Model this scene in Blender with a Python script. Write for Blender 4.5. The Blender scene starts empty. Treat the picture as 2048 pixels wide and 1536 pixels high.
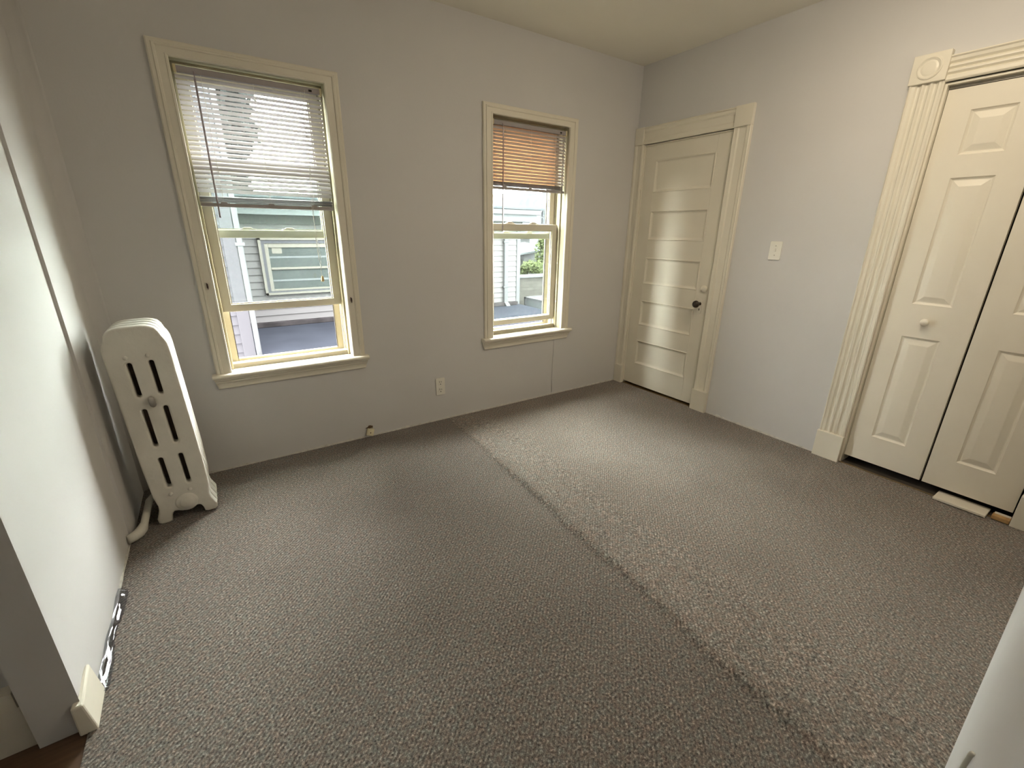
import bpy, bmesh, math, random
from mathutils import Vector, Matrix
random.seed(7)
SC = bpy.context.scene
COL = SC.collection

# ------------------------------------------------------------------ camera
def set_camera():
    yaw, pitch, roll, fpx = 0.590615, -0.331347, 0.013079, 882.08
    f = Vector((math.sin(yaw)*math.cos(pitch), math.cos(yaw)*math.cos(pitch), math.sin(pitch)))
    r = Vector((math.cos(yaw), -math.sin(yaw), 0)); u = r.cross(f)
    r2 = r*math.cos(roll)+u*math.sin(roll); u2 = -r*math.sin(roll)+u*math.cos(roll)
    cd = bpy.data.cameras.new('camera'); co = bpy.data.objects.new('camera', cd); COL.objects.link(co)
    m = Matrix((r2, u2, -f)).transposed().to_4x4(); m.translation = Vector((-3.12333, -2.84895, 1.34994))
    co.matrix_world = m
    cd.sensor_fit = 'HORIZONTAL'; cd.sensor_width = 36; cd.lens = fpx/2048*36
    cd.clip_start = 0.004; cd.clip_end = 200
    SC.camera = co
set_camera()

# ------------------------------------------------------------------ sky and exposure
SKY = 57.0
w = bpy.data.worlds.new('overcast_sky'); SC.world = w; w.use_nodes = True
nt = w.node_tree; bg = nt.nodes['Background']
bg.inputs[0].default_value = (1.0, 0.985, 0.95, 1); bg.inputs[1].default_value = SKY
SC.view_settings.view_transform = 'Standard'; SC.view_settings.look = 'None'
SC.view_settings.gamma = 1; SC.view_settings.use_curve_mapping = False
SC.view_settings.exposure = 0.0
FILL = 22.5          # strength of the added ceiling fill light (emission), used in its builder

# ------------------------------------------------------------------ materials
def nodes_of(name):
    m = bpy.data.materials.new(name); m.use_nodes = True
    return m, m.node_tree.nodes, m.node_tree.links, m.node_tree.nodes['Principled BSDF']

def mat(name, col, rough=.5, var=.06, scale=6., bump=0., bscale=60., metal=0., spec=.5, trans=0., detail=4):
    """painted / plain surface: colour with soft procedural variation and optional fine relief"""
    m, N, L, P = nodes_of(name)
    tc = N.new('ShaderNodeTexCoord'); nz = N.new('ShaderNodeTexNoise')
    nz.inputs['Scale'].default_value = scale; nz.inputs['Detail'].default_value = detail
    L.new(tc.outputs['Object'], nz.inputs['Vector'])
    cr = N.new('ShaderNodeValToRGB'); e = cr.color_ramp.elements
    e[0].position = .3; e[1].position = .7
    e[0].color = (*[c*(1-var) for c in col], 1); e[1].color = (*[min(1, c*(1+var)) for c in col], 1)
    L.new(nz.outputs['Fac'], cr.inputs[0]); L.new(cr.outputs[0], P.inputs['Base Color'])
    P.inputs['Roughness'].default_value = rough; P.inputs['Metallic'].default_value = metal
    P.inputs['Specular IOR Level'].default_value = spec
    if bump:
        n2 = N.new('ShaderNodeTexNoise'); n2.inputs['Scale'].default_value = bscale; n2.inputs['Detail'].default_value = 3
        L.new(tc.outputs['Object'], n2.inputs['Vector'])
        b = N.new('ShaderNodeBump'); b.inputs['Strength'].default_value = bump; b.inputs['Distance'].default_value = .004
        L.new(n2.outputs['Fac'], b.inputs['Height']); L.new(b.outputs[0], P.inputs['Normal'])
    if trans:
        out = N['Material Output']; tr = N.new('ShaderNodeBsdfTranslucent'); mx = N.new('ShaderNodeMixShader')
        L.new(cr.outputs[0], tr.inputs['Color']); mx.inputs[0].default_value = trans
        L.new(P.outputs[0], mx.inputs[1]); L.new(tr.outputs[0], mx.inputs[2]); L.new(mx.outputs[0], out.inputs[0])
    return m

def mat_glass(name, tint=(.95, .99, .97), haze=.0025, gloss=.05):
    m, N, L, P = nodes_of(name); N.remove(P); out = N['Material Output']
    t = N.new('ShaderNodeBsdfTransparent'); t.inputs[0].default_value = (*tint, 1)
    g = N.new('ShaderNodeBsdfGlossy'); g.inputs['Roughness'].default_value = .03
    d = N.new('ShaderNodeBsdfTranslucent'); d.inputs[0].default_value = (.85, .95, .92, 1)
    tc = N.new('ShaderNodeTexCoord'); nz = N.new('ShaderNodeTexNoise'); nz.inputs['Scale'].default_value = 7
    L.new(tc.outputs['Object'], nz.inputs['Vector'])
    mr = N.new('ShaderNodeMapRange'); mr.inputs['To Min'].default_value = haze*.5; mr.inputs['To Max'].default_value = haze*1.5
    L.new(nz.outputs['Fac'], mr.inputs['Value'])
    m1 = N.new('ShaderNodeMixShader'); m2 = N.new('ShaderNodeMixShader')
    L.new(mr.outputs[0], m1.inputs[0]); L.new(t.outputs[0], m1.inputs[1]); L.new(d.outputs[0], m1.inputs[2])
    m2.inputs[0].default_value = gloss; L.new(m1.outputs[0], m2.inputs[1]); L.new(g.outputs[0], m2.inputs[2])
    L.new(m2.outputs[0], out.inputs[0])
    return m

def mat_carpet(name, k):
    m, N, L, P = nodes_of(name)
    tc = N.new('ShaderNodeTexCoord')
    def noise(scale, detail=2, rough=.6):
        n = N.new('ShaderNodeTexNoise'); n.inputs['Scale'].default_value = scale
        n.inputs['Detail'].default_value = detail; n.inputs['Roughness'].default_value = rough
        L.new(tc.outputs['Object'], n.inputs['Vector']); return n
    a = noise(125, 4, .72)
    cr = N.new('ShaderNodeValToRGB'); e = cr.color_ramp.elements
    e[0].position = .34; e[0].color = (.022*k, .017*k, .014*k, 1)
    e[1].position = .46; e[1].color = (.155*k, .138*k, .119*k, 1)
    x = e.new(.54); x.color = (.205*k, .185*k, .160*k, 1)
    x = e.new(.65); x.color = (.50*k, .46*k, .405*k, 1)
    L.new(a.outputs['Fac'], cr.inputs[0])
    # brownish yarn patches
    b = noise(45, 2); c2 = N.new('ShaderNodeValToRGB'); e = c2.color_ramp.elements
    e[0].position = .35; e[0].color = (1.10, .95, .90, 1); e[1].position = .65; e[1].color = (.93, 1.0, 1.02, 1)
    L.new(b.outputs['Fac'], c2.inputs[0])
    mx = N.new('ShaderNodeMixRGB'); mx.blend_type = 'MULTIPLY'; mx.inputs[0].default_value = 1
    L.new(cr.outputs[0], mx.inputs[1]); L.new(c2.outputs[0], mx.inputs[2])
    # worn / soiled large patches
    d = noise(2.2, 3); c3 = N.new('ShaderNodeValToRGB'); e = c3.color_ramp.elements
    e[0].position = .35; e[0].color = (.90, .88, .86, 1); e[1].position = .65; e[1].color = (1.06, 1.05, 1.04, 1)
    L.new(d.outputs['Fac'], c3.inputs[0])
    m2 = N.new('ShaderNodeMixRGB'); m2.blend_type = 'MULTIPLY'; m2.inputs[0].default_value = 1
    L.new(mx.outputs[0], m2.inputs[1]); L.new(c3.outputs[0], m2.inputs[2])
    # loop rows along the room
    wv = N.new('ShaderNodeTexWave'); wv.wave_type = 'BANDS'; wv.bands_direction = 'X'
    wv.inputs['Scale'].default_value = 26; wv.inputs['Distortion'].default_value = 1.2; wv.inputs['Detail Scale'].default_value = 30
    mp = N.new('ShaderNodeMapping'); mp.inputs['Rotation'].default_value = (0, 0, math.radians(46))
    L.new(tc.outputs['Object'], mp.inputs[0]); L.new(mp.outputs[0], wv.inputs['Vector'])
    rm = N.new('ShaderNodeMapRange'); rm.inputs['To Min'].default_value = .80; rm.inputs['To Max'].default_value = 1.12
    L.new(wv.outputs['Fac'], rm.inputs['Value'])
    m3 = N.new('ShaderNodeMixRGB'); m3.blend_type = 'MULTIPLY'; m3.inputs[0].default_value = 1
    L.new(m2.outputs[0], m3.inputs[1]); L.new(rm.outputs[0], m3.inputs[2])
    L.new(m3.outputs[0], P.inputs['Base Color'])
    P.inputs['Roughness'].default_value = .95; P.inputs['Specular IOR Level'].default_value = .15
    P.inputs['Sheen Weight'].default_value = .25; P.inputs['Sheen Roughness'].default_value = .5
    bp = N.new('ShaderNodeBump'); bp.inputs['Strength'].default_value = .55; bp.inputs['Distance'].default_value = .004
    ad = N.new('ShaderNodeMath'); ad.operation = 'ADD'
    L.new(a.outputs['Fac'], ad.inputs[0]); L.new(wv.outputs['Fac'], ad.inputs[1])
    L.new(ad.outputs[0], bp.inputs['Height']); L.new(bp.outputs[0], P.inputs['Normal'])
    return m

def mat_wood(name, c0, c1, rough=.5):
    m, N, L, P = nodes_of(name)
    tc = N.new('ShaderNodeTexCoord'); mp = N.new('ShaderNodeMapping'); mp.inputs['Scale'].default_value = (1.5, 18, 18)
    nz = N.new('ShaderNodeTexNoise'); nz.inputs['Scale'].default_value = 4; nz.inputs['Detail'].default_value = 6
    L.new(tc.outputs['Object'], mp.inputs[0]); L.new(mp.outputs[0], nz.inputs['Vector'])
    cr = N.new('ShaderNodeValToRGB'); e = cr.color_ramp.elements
    e[0].position = .3; e[0].color = (*c0, 1); e[1].position = .7; e[1].color = (*c1, 1)
    L.new(nz.outputs['Fac'], cr.inputs[0]); L.new(cr.outputs[0], P.inputs['Base Color']); P.inputs['Roughness'].default_value = rough
    return m

def mat_brick(name, c1, c2, mortar, sc=1.):
    m, N, L, P = nodes_of(name)
    tc = N.new('ShaderNodeTexCoord'); mp = N.new('ShaderNodeMapping'); mp.inputs['Rotation'].default_value = (math.pi/2, 0, 0)
    b = N.new('ShaderNodeTexBrick'); b.inputs['Scale'].default_value = sc
    b.inputs['Color1'].default_value = (*c1, 1); b.inputs['Color2'].default_value = (*c2, 1); b.inputs['Mortar'].default_value = (*mortar, 1)
    b.inputs['Mortar Size'].default_value = .008; b.inputs['Brick Width'].default_value = .2; b.inputs['Row Height'].default_value = .075
    L.new(tc.outputs['Object'], mp.inputs[0]); L.new(mp.outputs[0], b.inputs['Vector'])
    nz = N.new('ShaderNodeTexNoise'); nz.inputs['Scale'].default_value = 5; L.new(tc.outputs['Object'], nz.inputs['Vector'])
    mx = N.new('ShaderNodeMixRGB'); mx.blend_type = 'OVERLAY'; mx.inputs[0].default_value = .5
    L.new(b.outputs['Color'], mx.inputs[1]); L.new(nz.outputs['Fac'], mx.inputs[2])
    L.new(mx.outputs[0], P.inputs['Base Color']); P.inputs['Roughness'].default_value = .95; P.inputs['Specular IOR Level'].default_value = 0
    return m

M = {}
M['wall'] = mat('wall_paint', (.69, .68, .67), .62, .025, 1.6, .10, 90)
M['ceil'] = mat('ceiling_paint', (.90, .86, .765), .8, .025, 1.5, .12, 60)
M['trim'] = mat('trim_gloss_paint', (.83, .785, .67), .36, .025, 3, .015, 14)
M['door'] = mat('door_paint', (.82, .775, .665), .6, .03, 3, .05, 30, spec=.06)
M['bifold'] = mat('bifold_paint', (.84, .79, .675), .42, .02, 3, .06, 80)
M['vinyl'] = mat('sash_paint', (.78, .735, .62), .5, .03, 6, spec=.2)
M['frame'] = mat('weathered_frame_paint', (.40, .37, .28), .6, .08, 7, spec=.1)  # cream paint darkened so strong skylight doesn't wash the frame out
M['jamb'] = mat('aged_jamb_paint', (.46, .42, .30), .6, .10, 5, spec=.1)  # yellowish jamb paint, colour lowered to offset direct skylight
M['blind'] = mat('blind_vinyl', (.56, .53, .535), .6, .03, 9, spec=.1, trans=.16)
M['rail'] = mat('blind_rail_vinyl', (.40, .37, .37), .6, .03, 9, spec=.1)
M['cord'] = mat('blind_cord', (.72, .70, .64), .8)
M['wand'] = mat('wand_plastic', (.34, .29, .30), .2, .05)
M['tan'] = mat('tan_plastic', (.62, .46, .22), .4)
M['yellowed'] = mat('yellowed_plastic', (.66, .58, .36), .4)
M['shade'] = mat('peach_shade', (.74, .53, .36), .8, .04, 20, trans=.7)
M['iron'] = mat('radiator_paint', (.76, .735, .66), .42, .05, 9, .35, 55)
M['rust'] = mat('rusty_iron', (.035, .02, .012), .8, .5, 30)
M['rustfoot'] = mat('rust_foot', (.12, .055, .025), .8, .5, 60)
M['vent'] = mat('vent_metal', (.42, .40, .36), .3, .1, 30, metal=.6)
M['knob'] = mat('dark_knob', (.035, .022, .014), .25, .3, 30)
M['plate'] = mat('switch_plastic', (.87, .85, .77), .35, .02)
M['slot'] = mat('dark_slot', (.02, .016, .012), .8)
M['jack'] = mat('aged_jack_plastic', (.76, .70, .50), .5, .08, 30)
M['hole'] = mat('broken_plaster', (.09, .055, .03), .95, .5, 60)
M['plaster'] = mat('ragged_plaster', (.66, .64, .59), .8, .15, 40, .3, 90)
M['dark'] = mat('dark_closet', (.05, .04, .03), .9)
M['thresh'] = mat_wood('threshold_wood', (.10, .065, .025), (.20, .13, .05), .45)
M['block'] = mat_wood('raw_wood', (.42, .25, .10), (.55, .36, .16), .6)
M['hallfloor'] = mat_wood('hall_floor_wood', (.060, .030, .014), (.105, .055, .026), .5)
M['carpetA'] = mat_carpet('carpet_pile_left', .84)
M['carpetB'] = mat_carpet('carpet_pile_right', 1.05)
M['glass'] = mat_glass('window_glass')
M['plastic'] = mat_glass('clear_plastic_film', (.80, .81, .84), .02, .07)
M['chip'] = mat('chipped_dark', (.05, .025, .02), .7)
# outside
K = .074  # scales outdoor base colours dark to offset the very bright sky
def mout(name, col, rough=.9, *a): return mat(name, col, .95, *a, spec=0.)
M['siding'] = mout('pale_siding', (.66*K, .665*K, .685*K), .6, .03, 3)
M['siding2'] = mout('lavender_siding', (.35*K, .348*K, .392*K), .6, .03, 3)
M['owhite'] = mout('outdoor_white_trim', (.52*K, .55*K, .58*K), .5, .03, 4)
M['ocream'] = mout('outdoor_cream_trim', (.86*K, .85*K, .76*K), .5, .03, 4)
M['oframe'] = mout('grey_storm_frame', (.40*K, .42*K, .48*K), .4, .03, 4)
M['opane'] = mout('outdoor_pane', (.30*K, .36*K, .36*K), .12, .10, 3)
M['roof'] = mout('rubber_roof', (.155*K, .175*K, .225*K), .7, .10, 2.5)
M['roof2'] = mout('pale_roof', (.45*K, .52*K, .55*K), .7, .10, 2.5)
M['tar'] = mout('tar_flashing', (.17*K, .16*K, .17*K), .8, .35, 9)
M['frieze'] = mout('grey_frieze', (.34*K, .38*K, .37*K), .7, .12, 5)  # grey tone paints the shade under the eave
M['cornice'] = mout('pale_cornice', (.66*K, .74*K, .78*K), .7, .10, 4)
M['slate'] = mout('slate_roof', (.34*K, .40*K, .45*K), .8, .2, 5)
M['brick'] = mat_brick('washed_brick', (.34*K, .34*K, .31*K), (.46*K, .46*K, .42*K), (.30*K, .30*K, .28*K))
M['leaf'] = mout('pale_leaves', (.34*K, .43*K, .20*K), .7, .35, 9)
M['leafdark'] = mout('grey_leaves', (.012, .013, .013), .8, .3, 7)
M['bark'] = mout('bark', (.10, .08, .06), .9, .3, 20)
M['yard'] = mout('yard_ground', (.02, .022, .016), .9, .3, 2)
M['orange'] = mout('orange_brick_paint', (.45*K, .30*K, .2*K), .8)

# ------------------------------------------------------------------ mesh helpers
def link(name, me, m, parent=None):
    o = bpy.data.objects.new(name, me); COL.objects.link(o)
    if m is not None and len(me.materials) == 0: me.materials.append(m)
    if parent is not None:
        o.parent = parent; b = parent
        loc = Vector((0, 0, 0))
        while b is not None: loc += Vector(b.location); b = b.parent
        o.location = -loc
    return o

def tag(o, label=None, cat=None, group=None, kind=None):
    if label: o['label'] = label
    if cat: o['category'] = cat
    if group: o['group'] = group
    if kind: o['kind'] = kind
    return o

def empty(name, loc, label=None, cat=None, group=None, kind=None):
    o = bpy.data.objects.new(name, None); COL.objects.link(o); o.location = loc; o.empty_display_size = .1
    return tag(o, label, cat, group, kind)

class MB:
    def __init__(s): s.v = []; s.f = []
    def box(s, x0, x1, y0, y1, z0, z1):
        x0, x1 = min(x0, x1), max(x0, x1); y0, y1 = min(y0, y1), max(y0, y1); z0, z1 = min(z0, z1), max(z0, z1)
        n = len(s.v)
        s.v += [(x0,y0,z0),(x1,y0,z0),(x1,y1,z0),(x0,y1,z0),(x0,y0,z1),(x1,y0,z1),(x1,y1,z1),(x0,y1,z1)]
        s.f += [tuple(n+i for i in q) for q in ((3,2,1,0),(4,5,6,7),(0,1,5,4),(1,2,6,5),(2,3,7,6),(3,0,4,7))]
        return s
    def prism(s, pts0, pts1):
        """closed solid between two matching rings of 3D points"""
        n = len(s.v); k = len(pts0); s.v += [tuple(p) for p in pts0]+[tuple(p) for p in pts1]
        for i in range(k):
            j = (i+1) % k; s.f.append((n+i, n+j, n+k+j, n+k+i))
        s.f.append(tuple(n+i for i in reversed(range(k)))); s.f.append(tuple(n+k+i for i in range(k)))
        return s
    def tube(s, path, r, seg=8, cap=True):
        n0 = len(s.v); P = [Vector(p) for p in path]; rs = r if isinstance(r, (list, tuple)) else [r]*len(P)
        prev = None
        for i, p in enumerate(P):
            t = (P[min(i+1, len(P)-1)]-P[max(i-1, 0)]).normalized()
            if prev is None:
                a = t.orthogonal().normalized()
            else:
                a = (prev-t*prev.dot(t)); a = a.normalized() if a.length > 1e-6 else t.orthogonal().normalized()
            prev = a; b = t.cross(a)
            for k in range(seg):
                q = 2*math.pi*k/seg; s.v.append(tuple(p+(a*math.cos(q)+b*math.sin(q))*rs[i]))
        for i in range(len(P)-1):
            for k in range(seg):
                l = (k+1) % seg; A = n0+i*seg
                s.f.append((A+k, A+l, A+seg+l, A+seg+k))
        if cap:
            s.f.append(tuple(n0+k for k in reversed(range(seg)))); A = n0+(len(P)-1)*seg; s.f.append(tuple(A+k for k in range(seg)))
        return s
    def lathe(s, c, axis, prof, seg=20):
        """prof = [(along, radius)], about an axis through c"""
        ax = Vector(axis).normalized(); p = ax.orthogonal().normalized(); q = ax.cross(p); n0 = len(s.v); k = len(prof)
        for a, rr in prof:
            rr = max(rr, 1e-4)
            for i in range(seg):
                t = 2*math.pi*i/seg; s.v.append(tuple(Vector(c)+ax*a+(p*math.cos(t)+q*math.sin(t))*rr))
        for j in range(k-1):
            for i in range(seg):
                l = (i+1) % seg; A = n0+j*seg; s.f.append((A+i, A+l, A+seg+l, A+seg+i))
        s.f.append(tuple(n0+i for i in reversed(range(seg)))); s.f.append(tuple(n0+(k-1)*seg+i for i in range(seg)))
        return s
    def build(s, name, m, parent=None, bevel=0., smooth=False, seg=2):
        me = bpy.data.meshes.new(name); me.from_pydata(s.v, [], s.f)
        bm = bmesh.new(); bm.from_mesh(me)
        bmesh.ops.recalc_face_normals(bm, faces=bm.faces)
        if bevel:
            bmesh.ops.bevel(bm, geom=[e for e in bm.edges if e.calc_face_angle(0) > .3], offset=bevel, segments=seg, affect='EDGES', profile=.5, clamp_overlap=True)
        if smooth:
            for f in bm.faces: f.smooth = True
        bm.to_mesh(me); bm.free()
        return link(name, me, m, parent)

def Box(name, m, parent, *a, bevel=.0, **k): return MB().box(*a).build(name, m, parent, bevel=bevel, **k)

def extr(name, m, parent, prof, fn, t0, t1, smooth=False):
    """profile (u,v) extruded from t0 to t1; t may be a function of (u,v) for mitres"""
    T0 = t0 if callable(t0) else (lambda u, v: t0); T1 = t1 if callable(t1) else (lambda u, v: t1)
    return MB().prism([fn(u, v, T0(u, v)) for u, v in prof], [fn(u, v, T1(u, v)) for u, v in prof]).build(name, m, parent, smooth=smooth)

def cells(mb, fn, us, vs, holes):
    """wall of boxes on a grid leaving holes (u0,u1,v0,v1)"""
    us = sorted(set(us+[h[0] for h in holes]+[h[1] for h in holes])); vs = sorted(set(vs+[h[2] for h in holes]+[h[3] for h in holes]))
    for a, b in zip(us, us[1:]):
        run = None
        for c, d in zip(vs, vs[1:]):
            inside = any(h[0] <= (a+b)/2 <= h[1] and h[2] <= (c+d)/2 <= h[3] for h in holes)
            if not inside: fn(a, b, c, d)

def rings(name, m, parent, fn, y0, y1, z0, z1, steps):
    """panel: nested rectangles; steps = [(inset, depth)] ending with a filled face; fn(u, v, depth) -> point"""
    V = []; Fc = []
    for i, (ins, d) in enumerate(steps):
        V += [fn(y0+ins, z0+ins, d), fn(y1-ins, z0+ins, d), fn(y1-ins, z1-ins, d), fn(y0+ins, z1-ins, d)]
        if i:
            a = (i-1)*4; b = i*4
            for k in range(4): l = (k+1) % 4; Fc.append((a+k, a+l, b+l, b+k))
    b = (len(steps)-1)*4; Fc.append((b, b+1, b+2, b+3))
    # closed back so the panel has thickness
    n = len(V); dd = max(s[1] for s in steps)+.008
    V += [fn(y0, z0, dd), fn(y1, z0, dd), fn(y1, z1, dd), fn(y0, z1, dd)]
    for k in range(4): l = (k+1) % 4; Fc.append((k, n+k, n+l, l))
    Fc.append((n+3, n+2, n+1, n))
    mb = MB(); mb.v = V; mb.f = Fc
    return mb.build(name, m, parent)

def curve_plate(name, m, parent, splines, fn_matrix, ext, bev, res=2):
    """flat outline with holes, extruded and rounded, as a mesh"""
    cu = bpy.data.curves.new(name+'_outline', 'CURVE'); cu.dimensions = '2D'; cu.fill_mode = 'BOTH'
    cu.extrude = ext; cu.bevel_depth = bev; cu.bevel_resolution = res
    for pts in splines:
        sp = cu.splines.new('POLY'); sp.points.add(len(pts)-1); sp.use_cyclic_u = True
        for q, (a, b) in zip(sp.points, pts): q.co = (a, b, 0, 1)
    tmp = bpy.data.objects.new('tmp', cu); COL.objects.link(tmp)
    dg = bpy.context.evaluated_depsgraph_get(); me = bpy.data.meshes.new_from_object(tmp.evaluated_get(dg))
    bpy.data.objects.remove(tmp); bpy.data.curves.remove(cu)
    me.transform(fn_matrix); me.name = name; me.materials.clear()
    for p in me.polygons: p.use_smooth = False
    return me

def round_rect(x0, x1, z0, z1, r, n=5):
    P = []
    for cx, cz, a0 in ((x1-r, z1-r, 0), (x0+r, z1-r, 90), (x0+r, z0+r, 180), (x1-r, z0+r, 270)):
        for i in range(n+1):
            a = math.radians(a0+90*i/n); P.append((cx+r*math.cos(a), cz+r*math.sin(a)))
    return P

# ------------------------------------------------------------------ room shell
H = 2.6
XL, XS = -3.635, -3.624          # left wall face, and its thicker strip by the corner
W1 = (-3.116, -2.452); W2 = (-1.400, -0.734); WZ = (.585, 2.085)
seam = lambda y: -1.770+.0585*y

def ridge(u):
    if u < -.045: return 0.
    if u < 0: t = (u+.045)/.045; return .016*t*t*(3-2*t)
    if u < .40: t = 1-u/.40; return .016*t**1.6
    return 0.

def build_floor():
    us = [-3.2, -2.2, -1.8, -1.2, -.7, -.35, -.15, -.08, -.055]+[-.045+.005*i for i in range(20)]+[.06, .08, .11, .15, .2, .27, .34, .4, .6, 1.0, 1.5, 1.95, 2.1]
    ys = [.02-.06*i for i in range(50)]
    V = []; Fc = []; mi = []
    for y in ys:
        wob = .006*math.sin(y*9)+.004*math.sin(y*23+1)
        for u in us:
            x = min(max(seam(y)+u+(wob if abs(u) < .3 else 0), -3.632), .004)
            V.append((x, y, ridge(u)*min(1, max(0, .05-y*1.6))))
    n = len(us)
    for j in range(len(ys)-1):
        for i in range(n-1):
            a = j*n+i; q = (a, a+n, a+n+1, a+1)
            if len({V[k][:2] for k in q}) < 4: continue
            Fc.append(q); mi.append(0 if us[i] < -.02 else 1)
    me = bpy.data.meshes.new('floor'); me.from_pydata(V, [], Fc)
    me.materials.append(M['carpetA']); me.materials.append(M['carpetB'])
    for p, k in zip(me.polygons, mi): p.material_index = k; p.use_smooth = True
    o = link('floor', me, None); tag(o, 'brown-grey speckled loop carpet with a raised seam running across the room', kind='structure')
    tag(Box('floor', M['hallfloor'], None, -5.2, -3.632, -3.1, -1.2, -.05, -.006), 'dark brown wood floor beyond the doorway', kind='structure')
    tag(Box('floor', M['dark'], None, -3.64, .75, -3.0, .2, -.12, -.02), 'hidden subfloor under the carpet', kind='structure')
build_floor()
tag(Box('ceiling', M['ceil'], None, -5.2, .8, -3.2, .25, H, H+.12), 'plain off-white painted ceiling', kind='structure')

def build_walls():
    mb = MB()
    cells(mb, lambda a, b, c, d: mb.box(a, b, 0, .22, c, d), [-3.9, .15], [-.1, H], [(W1[0]-.02, W1[1]+.02, WZ[0]-.03, WZ[1]+.02), (W2[0]-.02, W2[1]+.02, WZ[0]-.03, WZ[1]+.02)])
    wa = tag(mb.build('wall_front', M['wall']), 'lilac-grey painted wall with two windows', kind='structure')
    mb = MB()
    cells(mb, lambda a, b, c, d: mb.box(0, .12, a, b, c, d), [-3.1, 0.], [-.1, H], [(-.862, -.088, -.1, 2.03), (-2.69, -1.930, -.1, 2.058)])
    tag(mb.build('wall_right', M['wall']), 'lilac-grey painted wall with a panel door and a closet', kind='structure')
    # left wall: thicker strip next to the corner, rounded into the window wall
    r = .055; P = [(-3.735, -1.46), (XL+.004, -1.46), (XL, -1.456), (XL, -.500), (XS, -.500), (XS, -r)]
    for i in range(1, 9):
        a = math.radians(180-90*i/8); P.append((XS+r+r*math.cos(a), -r+r*math.sin(a)))
    P += [(XS+r, .02), (-3.735, .02)]
    mb = MB().prism([(x, y, -.1) for x, y in P], [(x, y, H) for x, y in P])
    o = tag(mb.build('wall_left', M['wall']), 'pale grey wall ending at an open doorway, radiator beside it', kind='structure')
    me = o.data
    for p in me.polygons:
        if abs(p.normal.z) < .1 and .02 < abs(p.normal.x) < .999: p.use_smooth = True
    # near wall, grazed by the view at lower right
    A = Vector((0, -2.805)); d = Vector((-3.12, -.078)).normalized(); n = Vector((-d.y, d.x))
    e = A-d*.2; g = A+d*3.9
    if n.y > 0: n = -n
    q = [e, g, g+n*.12, e+n*.12]
    tag(MB().prism([(p.x, p.y, -.1) for p in q], [(p.x, p.y, H) for p in q]).build('wall_near', M['wall']), 'pale wall close by, at the lower right edge', kind='structure')
    # hall beyond the doorway (closed box so that no daylight leaks in)
    tag(MB().box(-5.2, -3.735, -1.43, -1.33, -.1, H).build('wall_hall', M['wall']), 'shaded hall wall beyond the doorway', kind='structure')
    tag(MB().box(-5.2, -5.1, -3.2, -1.33, -.1, H).build('wall_hall', M['wall']), 'far end wall of the hall, out of view', kind='structure')
    tag(MB().box(-5.2, -3.6, -3.2, -3.05, -.1, H).build('wall_hall', M['wall']), 'hall wall behind the viewpoint, out of view', kind='structure')
    # closet interior
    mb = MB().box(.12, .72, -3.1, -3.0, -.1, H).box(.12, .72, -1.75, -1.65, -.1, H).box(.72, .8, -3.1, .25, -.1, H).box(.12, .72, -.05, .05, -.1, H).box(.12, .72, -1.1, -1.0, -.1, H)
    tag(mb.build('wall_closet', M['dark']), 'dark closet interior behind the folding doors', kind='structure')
    # ragged plaster line where the skirting was taken off
    def ragged(name, fn, t0, t1, lab):
        V = []; k = int((t1-t0)/.018); rnd = random.Random(name+lab)
        base = 0; V0 = []; V1 = []
        for i in range(k+1):
            t = t0+(t1-t0)*i/k; base = .6*base+.4*rnd.uniform(-.002, .018)
            hgt = base+(rnd.random() < .12)*rnd.uniform(.003, .008); V0.append((t, hgt))
        mb = MB(); n = k+1
        for t, h in V0: mb.v += [fn(t, 0, -.004), fn(t, .004+h*.2, -.004), fn(t, 0, h), fn(t, .003+h*.15, h)]
        for i in range(k):
            a = 4*i; b = a+4
            mb.f += [(a+1, b+1, b+3, a+3), (a+3, b+3, b+2, a+2), (a, a+2, b+2, b), (a, b, b+1, a+1)]
        tag(mb.build('baseboard_'+name, M['plaster']), lab, kind='structure')
    ragged('front', lambda t, o, z: (t, -o, z), -3.54, -.0, 'ragged plaster edge along the foot of the window wall')
    ragged('right', lambda t, o, z: (-o, t, z), -1.79, -.99, 'ragged plaster edge between the panel door and the closet')
    ragged('left', lambda t, o, z: (XL+o, t, z), -1.33, -.52, 'ragged plaster edge along the foot of the left wall')
build_walls()

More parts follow.
